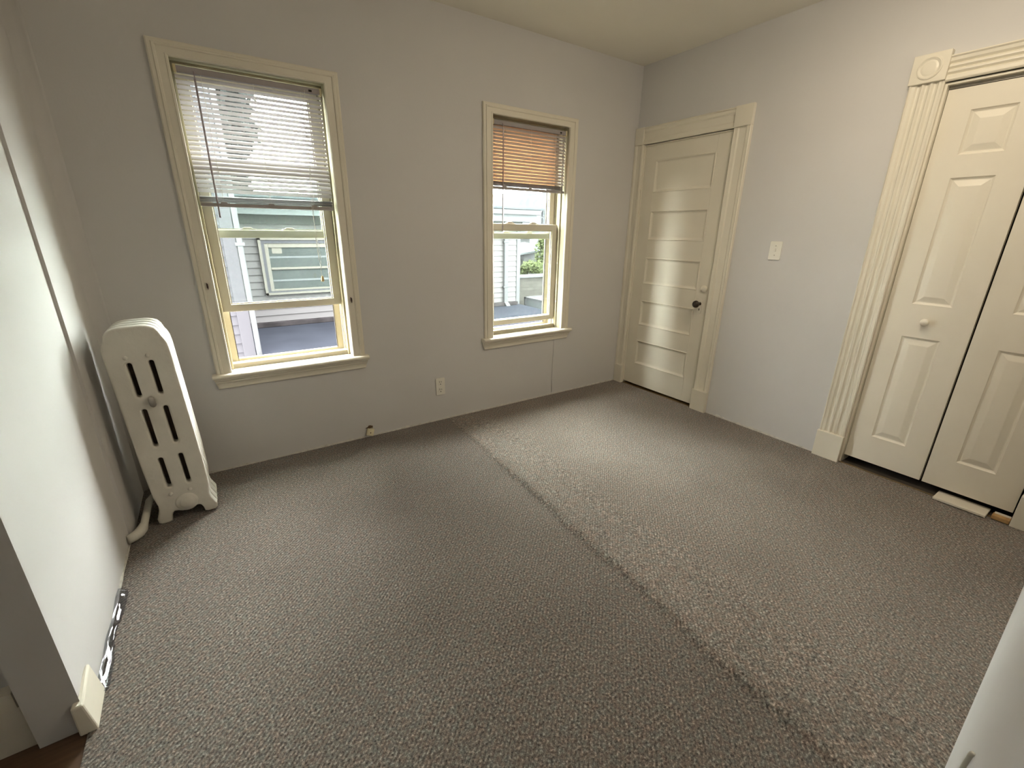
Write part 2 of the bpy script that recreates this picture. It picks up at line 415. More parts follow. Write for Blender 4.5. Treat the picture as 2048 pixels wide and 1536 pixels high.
# ------------------------------------------------------------------ windows
CAS = [(0, 0), (0, .014), (.004, .018), (.012, .018), (.014, .015), (.044, .015), (.048, .021), (.056, .022), (.060, .017), (.074, .018), (.080, .014), (.080, 0)]
def build_window(n, X, lower_z, label):
    x0, x1 = X; zs, zt = WZ; xc = (x0+x1)/2
    w = empty('window_%d' % n, (xc, 0, zs), label, kind='structure')
    # casing, mitred at the head
    cw = .076; k = cw/.080; P = [(u*k, v) for u, v in CAS]
    hz = zt+.062
    extr('casing', M['trim'], w, P, lambda u, v, t: (x0-u, -v, t), zs, lambda u, v: zt+u*.062/cw)
    extr('casing', M['trim'], w, P, lambda u, v, t: (x1+u, -v, t), zs, lambda u, v: zt+u*.062/cw)
    extr('casing', M['trim'], w, [(u*.062/cw, v) for u, v in P], lambda u, v, t: (t, -v, zt+u), lambda u, v: x0-u*cw/.062, lambda u, v: x1+u*cw/.062)
    # stool with a rounded nose, running back to the sash sill
    s = [(.075, -.0), (-.040, 0)]+[(-.040-.012*math.sin(math.radians(a)), -.0125+.0125*math.cos(math.radians(a))) for a in (30, 60, 90, 120, 150)]+[(-.040, -.025), (.075, -.025)]
    extr('stool', M['trim'], w, s, lambda u, v, t: (t, u, zs+v), x0-.097, x1+.094)
    # apron: cove board narrowing to the foot
    a = [(0, 0), (-.034, 0), (-.034, -.010), (-.026, -.016), (-.026, -.022), (-.018, -.034), (-.015, -.046), (-.015, -.060), (-.008, -.064), (0, -.064)]
    extr('apron', M['trim'], w, a, lambda u, v, t: (t, u, zs-.025+v), lambda u, v: x0-.090-v*-.22*-1 if False else x0-.092+(-v)*.25, lambda u, v: x1+.089-(-v)*.25)
    # jambs
    Box('jamb', M['jamb'], w, x0-.02, x0, 0, .22, zs-.03, zt+.02); Box('jamb', M['jamb'], w, x1, x1+.02, 0, .22, zs-.03, zt+.02)
    Box('jamb', M['jamb'], w, x0, x1, .0, .22, zt, zt+.02)
    # stops
    for xa, xb in ((x0, x0+.012), (x1-.012, x1)): Box('stop', M['jamb'], w, xa, xb, .050, .074, zs, zt-.012, bevel=.003)
    Box('stop', M['jamb'], w, x0, x1, .050, .074, zt-.012, zt, bevel=.003)
    for xa, xb in ((x0, x0+.010), (x1-.010, x1)): Box('parting_stop', M['frame'], w, xa, xb, .112, .120, zs, zt, bevel=.002)
    # frame sill
    sl = [(.066, -.010), (.066, .026), (.072, .030), (.150, .018), (.225, .004), (.225, -.03), (.066, -.03)]
    extr('sill', M['frame'], w, sl, lambda u, v, t: (t, u, zs+v), x0, x1)
    def sash(nm, y0, z0, z1, rail_b, rail_t, lifts=None):
        s0, s1 = x0+.014, x1-.014; st = .046; y1 = y0+.034
        s = Box(nm, M['vinyl'], w, s0, s0+st, y0, y1, z0, z1, bevel=.003)
        # frame members share the sash; right stile and rails as its pieces
        Box('stile', M['vinyl'], s, s1-st, s1, y0, y1, z0, z1, bevel=.003)
        Box('rail', M['vinyl'], s, s0+st-.004, s1-st+.004, y0, y1, z0, z0+rail_b, bevel=.003)
        Box('rail', M['vinyl'], s, s0+st-.004, s1-st+.004, y0, y1, z1-rail_t, z1, bevel=.003)
        # glazing bead
        g0, g1, h0, h1 = s0+st, s1-st, z0+rail_b, z1-rail_t; b = .006
        for a in ((g0, g1, h0, h0+b), (g0, g1, h1-b, h1), (g0, g0+b, h0+b, h1-b), (g1-b, g1, h0+b, h1-b)):
            Box('bead', M['trim'], s, a[0], a[1], y0+.010, y0+.020, a[2], a[3])
        Box('pane', M['glass'], s, g0, g1, y0+.014, y0+.018, h0, h1)
        if lifts is not None:
            for q in (.27, .66):
                xm = g0+(g1-g0)*q; Z = lifts
                pr = [(xm-.048, Z), (xm-.034, Z+.007), (xm-.024, Z+.008), (xm-.018, Z+.014), (xm+.018, Z+.014), (xm+.024, Z+.008), (xm+.034, Z+.007), (xm+.048, Z)]
                MB().prism([(x, y0+.006, z) for x, z in pr], [(x, y0+.026, z) for x, z in pr]).build('sash_lock', M['vinyl'], s, bevel=.0015)
        return s
    sash('upper_sash', .122, 1.302, zt-.006, .042, .050, 1.344)
    hgt = .772 if n == 1 else .756
    sash('lower_sash', .076, lower_z, lower_z+hgt, .040, .046, lower_z+hgt if n == 2 else None)
    # storm / screen frame outside
    f0, f1 = x0+.006, x1-.006
    for a in ((f0, f0+.040, zs+.0, zt), (f1-.040, f1, zs+.0, zt), (f0+.04, f1-.04, zs, zs+.030), (f0+.04, f1-.04, zt-.05, zt)):
        Box('storm_frame', M['frame'], w, a[0], a[1], .172, .196, a[2], a[3], bevel=.002)
    for a in ((f0+.040, f0+.0425), (f1-.0425, f1-.040)):
        Box('gasket', M['slot'], w, a[0], a[1], .170, .186, zs+.03, zt-.05)
    if n == 1:
        for xx, zz in ((-3.148, 1.063), (-2.427, .942)):
            q = [(xx-.004, zz+.018), (xx+.003, zz+.012), (xx+.004, zz-.004), (xx+.001, zz-.018), (xx-.004, zz-.006)]
            MB().prism([(x, -.0245, z) for x, z in q], [(x, -.015, z) for x, z in q]).build('latch_mark', M['chip'], w)
    return w
win1 = build_window(1, W1, .908, 'tall white double-hung window with its lower sash raised, nearest the radiator')
win2 = build_window(2, W2, .654, 'white double-hung window almost shut, nearest the panel door')

# ------------------------------------------------------------------ panel door
def casing_prof(wd, flutes=True):
    P = [(0, 0), (0, .016), (.006, .020), (.012, .018)]
    if flutes:
        a = .018; b = wd-.022
        for i in range(3):
            u0 = a+(b-a)*i/3; u1 = a+(b-a)*(i+1)/3
            P += [(u0+.003, .018), (u0+.010, .011), ((u0+u1)/2, .009), (u1-.010, .011), (u1-.003, .018)]
    else:
        P += [(.030, .016), (.040, .010), (wd-.040, .012), (wd-.030, .019), (wd-.022, .020)]
    P += [(wd-.012, .020), (wd-.006, .026), (wd, .022), (wd, 0)]
    return P

def build_door():
    d = empty('door_1', (0, -.475, 0), 'white five-panel door with a dark brown knob in the far corner', kind='structure')
    y0, y1 = -.852, -.098; X = .010; T = .036
    st = .110
    Box('stile', M['door'], d, X, X+T, y1-st, y1, .022, 2.022, bevel=.002); Box('stile', M['door'], d, X, X+T, y0, y0+st, .022, 2.022, bevel=.002)
    zz = [(.216, .437), (.577, .797), (.938, 1.160), (1.301, 1.532), (1.670, 1.911)]
    edges = [.022]+[z for q in zz for z in q]+[2.022]
    for i in range(0, len(edges), 2): Box('rail', M['door'], d, X, X+T, y0+st, y1-st, edges[i], edges[i+1])
    for a, b in zz:
        rings('panel', M['door'], d, lambda u, v, dp: (X+dp, u, v), y0+st, y1-st, a, b, [(0, 0), (.004, -.003), (.009, -.001), (.014, .005), (.022, .009), (.030, .010)])
    # knob, its plate, lock rose
    kn = MB().lathe((X, -.790, .842), (-1, 0, 0), [(.0, .013), (.006, .013), (.010, .008), (.030, .008), (.036, .014), (.044, .024), (.054, .0285), (.064, .026), (.071, .016), (.073, .002)], 20).build('knob', M['knob'], d, smooth=True)
    tag(kn, 'dark brown door knob')
    pl = curve_plate('plate', M['trim'], d, [round_rect(-.806, -.774, .765, .880, .014)], Matrix(((0, 0, 1, X-.002), (1, 0, 0, 0), (0, 1, 0, 0), (0, 0, 0, 1))), .001, .001)
    p = link('escutcheon', pl, M['trim'], d); Box('keyhole', M['slot'], p, X-.0055, X-.001, -.793, -.787, .790, .806)
    MB().lathe((X, -.806, .956), (-1, 0, 0), [(0, .027), (.006, .027), (.010, .024), (.013, .012), (.0135, .001)], 18).build('lock_rose', M['trim'], d, smooth=True)
    for z in (1.75, .262):
        h = MB().lathe((-.006, -.090, z-.050), (0, 0, 1), [(-.004, .004), (0, .0075), (.1, .0075), (.104, .004)], 10).box(-.001, .010, -.100, -.090, z-.045, z+.045).build('hinge', M['door'], d)
    # frame
    Box('jamb', M['trim'], d, 0, .12, -.098, -.088, 0, 2.03); Box('jamb', M['trim'], d, 0, .12, -.862, -.852, 0, 2.03); Box('jamb', M['trim'], d, 0, .12, -.852, -.098, 2.022, 2.034)
    P = casing_prof(.125, False)
    extr('casing', M['trim'], d, P, lambda u, v, t: (-v, -.862-u, t), .170, 2.034)
    P2 = [(0, 0), (0, .016), (.006, .020), (.020, .018), (.030, .012), (.060, .012), (.070, .020), (.086, .022), (.086, 0)]
    extr('casing', M['trim'], d, P2, lambda u, v, t: (-v, -.088+u, t), .170, 2.034)
    P3 = casing_prof(.122, False)
    extr('head_casing', M['trim'], d, P3, lambda u, v, t: (-v, t, 2.034+u), -.862, -.088)
    Box('corner_block', M['trim'], d, -.027, 0, -.988, -.862, 2.034, 2.160, bevel=.003)
    Box('corner_block', M['trim'], d, -.027, 0, -.088, -.002, 2.034, 2.160, bevel=.003)
    Box('plinth', M['trim'], d, -.030, 0, -.989, -.856, -.002, .170, bevel=.003); Box('plinth', M['trim'], d, -.028, 0, -.094, -.002, -.002, .170, bevel=.003)
    Box('threshold', M['thresh'], d, -.004, .12, -.852, -.098, -.02, .003)
build_door()

# ------------------------------------------------------------------ closet with folding doors
def build_closet():
    d = empty('door_2', (0, -2.31, 0), 'white folding closet doors with moulded panels and a round knob', kind='structure')
    X = .028; T = .032
    def leaf(y0, y1, knob, lab):
        z0, z1 = .048, 2.030; a = .104
        L = Box('leaf', M['bifold'], d, X, X+T, y1-a, y1, z0, z1)
        Box('stile', M['bifold'], L, X, X+T, y0, y0+a, z0, z1)
        zz = [(.215, .832), (1.010, 1.632), (1.735, 1.930)]
        ed = [z0]+[z for q in zz for z in q]+[z1]
        for i in range(0, len(ed), 2): Box('rail', M['bifold'], L, X, X+T, y0+a, y1-a, ed[i], ed[i+1])
        for p, q in zz:
            rings('panel', M['bifold'], L, lambda u, v, dp: (X+dp, u, v), y0+a, y1-a, p, q, [(0, 0), (.004, .005), (.010, .009), (.014, .009), (.040, .001), (.044, .0005)])
        if knob:
            MB().lathe((X, -2.128, .922), (-1, 0, 0), [(0, .010), (.010, .009), (.014, .012), (.020, .0185), (.028, .0195), (.033, .015), (.035, .002)], 18).build('knob', M['bifold'], L, smooth=True)
        return L
    leaf(-2.312, -1.942, True, 'left'); leaf(-2.680, -2.322, False, 'right')
    # frame
    Box('jamb', M['trim'], d, 0, .12, -1.940, -1.928, 0, 2.06); Box('jamb', M['trim'], d, 0, .12, -2.700, -2.690, 0, 2.06); Box('jamb', M['trim'], d, 0, .12, -2.69, -1.94, 2.048, 2.062)
    Box('track', M['vent'], d, X+.002, X+.028, -2.688, -1.942, 2.034, 2.049)
    P = casing_prof(.138, True)
    extr('casing', M['trim'], d, P, lambda u, v, t: (-v, -1.930+u, t), .172, 2.070)
    extr('head_casing', M['trim'], d, casing_prof(.108, True), lambda u, v, t: (-v, t, 2.062+u), -2.69, -1.928)
    extr('casing', M['trim'], d, [(u*.112/.138, v) for u, v in P], lambda u, v, t: (-v, -2.690-u, t), .172, 2.070)
    for a, b in ((-1.930, -1.786), (-2.800, -2.690)):
        c = Box('corner_block', M['trim'], d, -.030, 0, a, b, 2.070, 2.196, bevel=.003)
        m_ = (a+b)/2; MB().lathe((-.029, m_, 2.133), (-1, 0, 0), [(0, .050), (.004, .049), (.006, .044), (.003, .039), (.001, .034), (.003, .026), (.0035, .001)], 28).build('rosette', M['trim'], c)
        Box('plinth', M['trim'], d, -.032, 0, a-.002, b+.002, -.002, .172, bevel=.003)
    Box('threshold', M['dark'], d, .004, .12, -2.69, -1.93, -.02, .001, bevel=.001); Box('carpet_edge', M['thresh'], d, -.008, .004, -2.69, -1.93, -.02, .004, bevel=.001)  # closet threshold coloured dark for the shade in the gap under the doors
build_closet()

# ------------------------------------------------------------------ blinds
def build_blind(n, X, zb, tilt, stack, lab, wand_len, cord):
    x0, x1 = X[0]+.008, X[1]-.010; zt = 2.060; yb = .022
    b = empty('window_blind', ((x0+x1)/2, yb, zb), lab, 'blind', 'mini blinds hung in the windows')
    hr = MB().box(x0+.010, x1-.010, yb-.013, yb+.013, zt-.026, zt).build('headrail', M['rail'], b, bevel=.002)
    for xa in (x0, x1-.012): MB().box(xa, xa+.012, yb-.016, yb+.016, zt-.030, zt+.003).build('bracket', M['yellowed'], hr, bevel=.002)
    MB().box(x1-.066, x1-.050, yb-.0145, yb-.012, zt-.020, zt-.010).build('cord_lock', M['slot'], hr)
    # slats: shared mesh, slightly arched
    wsl = .025; seg = 4; V = []; Fc = []
    xa, xb = x0+.002, x1-.004
    for i in range(seg+1):
        s = -wsl/2+wsl*i/seg; h = .0022*(1-(2*s/wsl)**2)
        V += [(xa-(x0+x1)/2, s, h), (xb-(x0+x1)/2, s, h)]
    for i in range(seg): a = 2*i; Fc.append((a, a+1, a+3, a+2))
    me = bpy.data.meshes.new('slat'); me.from_pydata(V, [], Fc); me.materials.append(M['blind'])
    for p in me.polygons: p.use_smooth = True
    z = zt-.042; rnd = random.Random(n)
    bottom = zb+.020+stack*.0026
    k = 0
    while z > bottom+.008:
        o = link('slat', me, None, b)
        o.location = Vector((0, yb, z))-Vector((0, b.location.y, b.location.z))
        o.rotation_euler = (math.radians(tilt+rnd.uniform(-3.5, 3.5)), math.radians(rnd.uniform(-.10, .10)), 0)
        z -= .0212; k += 1
    for i in range(stack):
        o = link('slat', me, None, b); o.location = Vector((0, yb, zb+.021+i*.0026))-Vector((0, b.location.y, b.location.z))
        o.rotation_euler = (math.radians(rnd.uniform(-4, 4)), 0, 0)
    br = MB().box(xa, xb, yb-.013, yb+.013, zb, zb+.018).build('bottom_rail', M['rail'], b, bevel=.003)
    for q in (.16, .5, .84):
        xm = xa+(xb-xa)*q
        MB().tube([(xm, yb-.0135, zt-.028), (xm, yb-.0142, (zt+zb)/2), (xm, yb-.0135, zb+.01)], .0009, 5).build('ladder_string', M['cord'], b)
        MB().tube([(xm, yb+.0135, zt-.028), (xm, yb+.0135, zb+.01)], .0009, 5).build('ladder_string', M['cord'], b)
        MB().box(xm-.014, xm+.014, yb-.0146, yb-.0128, zb+.002, zb+.024).build('end_tape', M['rail'], br, bevel=.0006)
    # tilt wand
    xw = x0+.078; wd = MB().tube([(xw, yb-.016, zt-.016), (xw+.001, yb-.026, zt-.030), (xw, yb-.028, zt-.050)], .0022, 6).tube([(xw, yb-.028, zt-.048), (xw-.003, yb-.030, zt-.048-wand_len)], .0042, 6).build('tilt_wand', M['wand'], b)
    # lift cord
    c = MB().tube(cord, .0011, 5).build('lift_cord', M['cord'], b)
    return b, c
bl1, c1 = build_blind(1, W1, 1.455, 48, 11, 'white slatted mini blind in the window nearest the radiator, half lowered', .61,
    [(-2.548, .006, 2.044), (-2.560, .004, 1.85), (-2.572, .000, 1.66), (-2.580, -.004, 1.58), (-2.587, -.006, 1.50), (-2.586, -.012, 1.40), (-2.580, -.016, 1.29), (-2.574, -.018, 1.20), (-2.577, -.018, 1.14), (-2.585, -.018, 1.19), (-2.588, -.017, 1.30), (-2.584, -.013, 1.42), (-2.576, -.007, 1.53), (-2.572, -.002, 1.60)])
MB().tube([(-2.588, -.017, 1.32), (-2.584, -.018, 1.20), (-2.579, -.019, 1.09)], .0011, 5).build('cord_tail', M['cord'], c1)
tag(MB().lathe((-2.579, -.019, 1.094), (0, 0, -1), [(0, .003), (.003, .006), (.022, .0085), (.030, .0085), (.033, .005)], 10).build('tassel', M['tan'], c1), 'tan cord tassel')
bl2, c2 = build_blind(2, W2, 1.636, 52, 12, 'white slatted mini blind in the window nearest the panel door, raised higher', .66,
    [(-.795, .006, 2.040), (-.790, .004, 1.80), (-.785, .003, 1.55), (-.786, .004, 1.30), (-.784, .004, 1.12), (-.790, .004, .95), (-.789, .004, .82), (-.781, .004, .70), (-.779, .004, .595)])
for z in (1.12, .815): MB().lathe((-.786, .004, z-.008), (0, 0, 1), [(0, .002), (.004, .0045), (.012, .0045), (.016, .002)], 8).build('cord_knot', M['cord'], c2)
# peach shade behind the second blind
sh = empty('roller_shade', (-1.067, .05, 1.66), 'peach translucent shade behind the blind nearest the panel door', 'shade')
Box('cloth', M['shade'], sh, -1.386, -.800, .0575, .0590, 1.672, 2.045); MB().tube([(-1.388, .058, 2.052), (-.79, .058, 2.052)], .009, 10).build('roller', M['blind'], sh)

# ------------------------------------------------------------------ radiator
def build_radiator():
    cx = -3.413; R = empty('radiator', (cx, -.32, 0), 'white painted cast-iron column radiator standing in the left corner', 'radiator')
    hw = .106
    top = .958
    out = []
    # right half outline from the foot up, then mirrored
    right = [(.015, .050), (.032, .058), (.050, .062), (.064, .052), (.071, .034), (.074, .014), (.082, .011), (.106, .011), (.112, .016), (.113, .030), (.106, .048), (.097, .072), (.094, .100), (hw-.004, .150), (hw, .300), (hw, .835), (hw-.002, .866), (hw-.008, .886), (hw-.015, .899), (hw-.018, .910), (hw-.022, .922), (hw-.030, .934), (hw-.042, .941), (hw-.056, .945), (hw-.070, .947)]
    out = [(x, z) for x, z in right]+[(-x, z) for x, z in reversed(right)]
    holes = []
    for sx in (-.038, .038):
        for z0, z1 in ((.645, .800), (.402, .585), (.185, .341)):
            holes.append(list(reversed(round_rect(sx-.0180, sx+.0180, z0-.010, z1+.010, .018, 4))))
    mtx = Matrix(((1, 0, 0, cx), (0, 0, -1, 0), (0, 1, 0, 0), (0, 0, 0, 1)))
    me = curve_plate('section', None, None, [out]+holes, mtx, .016, .0085, 2)
    me.materials.append(M['iron'])
    for p in me.polygons: p.use_smooth = abs(p.normal.y) < .95
    secs = []
    for i, y in enumerate((-.414, -.356, -.298, -.240)):
        s = link('section', me, None, R); s.location = Vector((-cx, .32+y, 0)); secs.append(s)
        for sx in (-.038, .038):
            MB().box(cx+sx-.022, cx+sx+.022, y+.018, y+.030, .16, .83).build('inner_column', M['rust'], s)  # added dark rust-brown plates painting the shade behind the slots
        for sx in (-1, 1):
            MB().lathe((cx+sx*.093, y, 0), (0, 0, 1), [(0.0005, .021), (.006, .021), (.011, .017)], 12).build('foot_rust', M['rustfoot'], s)
    s = secs[0]; yf = -.4385
    for sx in (-.038, .038):
        for z in (.826, .150):
            MB().lathe((cx+sx-.004, yf+.003, z), (0, -1, 0), [(0, .013), (.002, .012), (.003, .009), (.006, .009), (.009, .006), (.010, .001)], 14).build('bolt', M['iron'], s, smooth=True)
    MB().lathe((cx+.008, yf+.004, .088), (0, -1, 0), [(0, .047), (.006, .046), (.011, .038), (.012, .028), (.017, .027), (.020, .023), (.021, .001)], 26).build('hub_plug', M['iron'], s, smooth=True)
    for z in (.90, .088):
        MB().tube([(cx, -.40, z), (cx, -.25, z)], .030, 14).build('hub_nipple', M['iron'], R)
    MB().tube([(cx+.001, yf+.006, .618), (cx+.001, yf-.004, .618)], .007, 10).build('vent_stem', M['vent'], s)
    MB().lathe((cx+.001, yf-.012, .594), (0, 0, 1), [(0, .004), (.004, .009), (.010, .0125), (.036, .0125), (.044, .010), (.050, .004)], 14).build('air_vent', M['vent'], s, smooth=True)
    R.rotation_euler = (0, math.radians(-2.2), 0)
    return R
build_radiator()
pp = MB()
pth = [(-3.632, -.556, .034), (-3.612, -.540, .034), (-3.596, -.520, .034), (-3.586, -.495, .036), (-3.580, -.46, .042), (-3.574, -.38, .056), (-3.568, -.30, .070), (-3.545, -.262, .080), (-3.528, -.250, .084)]
pr = [.019, .022, .023, .022, .0155, .0155, .0155, .0155, .016]
po = pp.tube(pth, pr, 14).build('steam_pipe', M['iron'], None, smooth=True)
tag(po, 'cream painted pipe with an elbow bending into the wall beside the radiator', 'pipe')

# ------------------------------------------------------------------ small wall things
def plate_y(name, m, parent, x0, x1, z0, z1, y0, t, r=.006):
    me = curve_plate(name, None, None, [round_rect(x0, x1, z0, z1, r)], Matrix(((1, 0, 0, 0), (0, 0, -1, y0), (0, 1, 0, 0), (0, 0, 0, 1))), t/2-.001, .0012, 1)
    return link(name, me, m, parent)
o = empty('wall_outlet', (-1.852, 0, .205), 'cream duplex power outlet on the wall between the two windows', 'outlet')
plate_y('plate', M['plate'], o, -1.887, -1.818, .205, .331, -.004, .008)
for zc in (.298, .240):
    r = plate_y('socket', M['plate'], o, -1.868, -1.837, zc-.019, zc+.019, -.008, .004, .010)
    for xx, hh in ((-1.860, .006), (-1.846, .005)): Box('slot', M['slot'], r, xx-.0012, xx+.0012, -.0112, -.009, zc+.001, zc+.001+2*hh)
    Box('slot', M['slot'], r, -1.856, -1.850, -.0112, -.009, zc-.014, zc-.008)
j = empty('phone_jack', (-2.395, 0, 0), 'small yellowed phone jack hanging askew from a broken hole at the floor', 'jack')
q = []
rnd = random.Random(3)
for i in range(14):
    a = 2*math.pi*i/14; rr = rnd.uniform(.55, 1.1); q.append((-2.390+.030*rr*math.cos(a), .066+.017*rr*math.sin(a)))
MB().prism([(x, -.0012, z) for x, z in q], [(x, .004, z) for x, z in q]).build('broken_hole', M['hole'], j)
mb = MB().box(-.024, .024, -.020, 0, -.024, .024); jb = mb.build('box', M['jack'], j, bevel=.003)
jb.location = Vector((-2.396, -.006, .034))-Vector((-2.395, 0, 0)); jb.rotation_euler = (math.radians(-14), math.radians(24), math.radians(6))
sc_ = MB().lathe((0, -.0205, -.004), (0, -1, 0), [(0, .004), (.0015, .003), (.002, .0005)], 8).build('screw', M['hole'], None); sc_.parent = jb
MB().tube([(-2.386, -.004, .058), (-2.375, -.014, .062), (-2.366, -.012, .052), (-2.374, -.010, .046)], .0025, 6).build('wire', M['jack'], j)
s = empty('light_switch', (0, -1.285, 1.2), 'cream light switch plate on the wall between the panel door and the closet', 'switch')
me = curve_plate('plate', None, None, [round_rect(-1.322, -1.248, 1.200, 1.314, .006)], Matrix(((0, 0, 1, -.003), (1, 0, 0, 0), (0, 1, 0, 0), (0, 0, 0, 1))), .002, .0012, 1)
link('plate', me, M['plate'], s)
Box('toggle', M['plate'], s, -.013, -.004, -1.290, -1.280, 1.250, 1.270, bevel=.002)
for z in (1.228, 1.287): MB().lathe((-.006, -1.285, z), (-1, 0, 0), [(0, .0035), (.001, .003), (.0015, .0005)], 8).build('screw', M['vent'], s)
tag(MB().tube([(-.790, -.003, .505), (-.792, -.003, .40), (-.797, -.003, .27), (-.796, -.0032, .15), (-.794, -.003, .02)], .0032, 6).build('painted_cable', M['wall'], None, smooth=True), 'thin painted-over cable down the wall under the second window', 'cable')
# foot of the left wall at the doorway
tag(MB().prism([(-3.650, -1.484, -.004), (-3.608, -1.484, -.004), (-3.612, -1.340, -.004), (-3.634, -1.340, -.004)], [(-3.650, -1.478, .095), (-3.622, -1.478, .095), (-3.624, -1.346, .118), (-3.634, -1.346, .118)]).build('baseboard_end', M['trim'], None, bevel=.005), 'white chipped baseboard end wrapped round the doorway corner', kind='structure')
hb = tag(MB().prism([(-5.1, -1.43, -.006), (-5.1, -1.440, -.006), (-5.1, -1.440, .14), (-5.1, -1.452, .15), (-5.1, -1.452, .20), (-5.1, -1.43, .21)], [(-3.742, -1.43, -.006), (-3.742, -1.440, -.006), (-3.742, -1.440, .14), (-3.742, -1.452, .15), (-3.742, -1.452, .20), (-3.742, -1.43, .21)]).build('baseboard_hall', M['trim']), 'cream hall skirting beyond the doorway', kind='structure')
# strip of clear plastic along the left wall
mb = MB(); rows = 26; rnd = random.Random(5); L = []
for i in range(rows):
    t = i/(rows-1); y = -.875-.485*t; wob = rnd.uniform(-.002, .003); w_ = .020+.006*math.sin(t*9)+rnd.uniform(-.002, .002)
    L.append([(XL+.003, y, .020+.006*math.sin(t*14)), (XL+.006+w_*.35, y, .017+wob), (XL+.006+w_*.7, y, .010+wob+.003*math.sin(t*31)), (XL+.008+w_, y, .004)])
for r_ in L: mb.v += r_
for i in range(rows-1):
    for k in range(3): a = i*4+k; mb.f.append((a, a+1, a+5, a+4))
po = mb.build('plastic_strip', M['plastic'], None, smooth=True); tag(po, 'crinkled strip of clear plastic lying along the foot of the left wall', 'plastic strip')
md = po.modifiers.new('film', 'SOLIDIFY'); md.thickness = .0006
# things under the closet doors
tag(MB().box(-.054, .060, -2.606, -2.400, .004, .017).build('wood_strip', M['bifold'], None, bevel=.002), 'white painted board offcut lying under the closet doors', 'board')
wb = empty('wood_block', (-.01, -2.655, .004), 'small raw wood block beside the closet door jamb', 'wood block')
MB().box(-.030, .018, -2.686, -2.622, .004, .024).build('block', M['block'], wb, bevel=.002); MB().box(.004, .016, -2.684, -2.626, .024, .030).build('pivot_plate', M['plate'], wb)
# cable end on the near wall
tag(MB().tube([(-2.345, -2.8625, .580), (-2.372, -2.8615, .634), (-2.394, -2.8615, .682), (-2.410, -2.8620, .716), (-2.416, -2.8630, .727)], .0028, 8).build('cable_end', M['plate'], None, smooth=True), 'short pale cable end hanging on the near wall at lower right', 'cable')

# ------------------------------------------------------------------ ceiling fill light, added to brighten the right wall and closet (out of view)
def build_fill_light():
    x, y = -1.08, -2.02
    m, N, Lk, P = nodes_of('lamp_diffuser'); N.remove(P); e = N.new('ShaderNodeEmission')
    e.inputs[0].default_value = (1.0, .86, .66, 1); e.inputs[1].default_value = FILL; Lk.new(e.outputs[0], N['Material Output'].inputs[0])
    l = empty('ceiling_light', (x, y, H), 'flush round ceiling light near the closet, above the view', 'lamp')
    MB().lathe((x, y, H), (0, 0, -1), [(0, .29), (.030, .29), (.040, .282)], 32).build('rim', M['trim'], l)
    MB().lathe((x, y, H-.036), (0, 0, -1), [(0, .270), (.030, .267), (.062, .245), (.086, .19), (.098, .10), (.101, .001)], 32).build('diffuser', m, l, smooth=True)
build_fill_light()

# ------------------------------------------------------------------ outside
def siding(name, m, root, x0, x1, y, z0, z1, lap=.0985, holes=()):
    z = z0; 
    while z < z1-.01:
        t = min(z+lap, z1); segs = [(x0, x1)]
        for h in holes:
            if t > h[2]+.005 and z < h[3]-.005:
                segs = [q for (a, b) in segs for q in ((a, min(b, h[0])), (max(a, h[1]), b)) if q[1]-q[0] > .01]
        for a, b in segs:
            pr = [(y, z), (y-.020, z), (y-.018, z+.004), (y-.004, t), (y, t)]
            MB().prism([(a, u, v) for u, v in pr], [(b, u, v) for u, v in pr]).build('siding_board', m, root)
        z = t

D = 4.6
house = empty('neighbor_house', (-.3, D, 0), 'grey-sided flat-roofed neighbor house seen through both windows', 'house')
Box('wall', M['siding'], house, -2.82, 2.0, D, D+2.6, -4, 1.745)
siding('siding', M['siding'], house, -2.82, 1.93, D, 0.035, 1.42, holes=[(-2.50, -1.30, .43, 1.24)])
Box('frieze', M['frieze'], house, -2.82, 2.03, D-.06, D, 1.42, 1.535, bevel=.004)
Box('fascia', M['cornice'], house, -2.82, 2.20, D-.28, D, 1.535, 1.66, bevel=.006)
Box('gutter', M['owhite'], house, -2.82, 2.24, D-.36, D-.26, 1.655, 1.745, bevel=.012)
Box('roof_edge', M['slate'], house, -2.82, 2.28, D-.38, D+2.6, 1.745, 1.785, bevel=.006)
Box('corner_post', M['owhite'], house, 1.925, 2.01, D-.03, D+.06, -.15, 1.43, bevel=.006)
Box('flashing', M['tar'], house, -2.80, 1.93, D-.09, D-.015, -.03, .04, bevel=.008)
def downspout(root, x0, x1, y0, y1, zb, zt, straps, elbow=True):
    d = Box('downspout', M['owhite'], root, x0, x1, y0, y1, zb+.14, zt, bevel=.010); d['label'] = 'white rain downspout'
    if elbow:
        MB().prism([(x0, y0, zb+.15), (x1, y0, zb+.15), (x1, y1, zb+.15), (x0, y1, zb+.15)], [(x0+.03, y0-.10, zb+.02), (x1+.05, y0-.10, zb+.02), (x1+.05, y0-.06, zb), (x0+.03, y0-.06, zb)]).build('elbow', M['owhite'], d, bevel=.006)
    for z in straps: Box('strap', M['owhite'], d, x0-.018, x1+.018, y0-.006, y1+.002, z, z+.036, bevel=.004)
downspout(house, 1.612, 1.695, D-.08, D-.03, -.10, 1.54, (.32, 1.16))
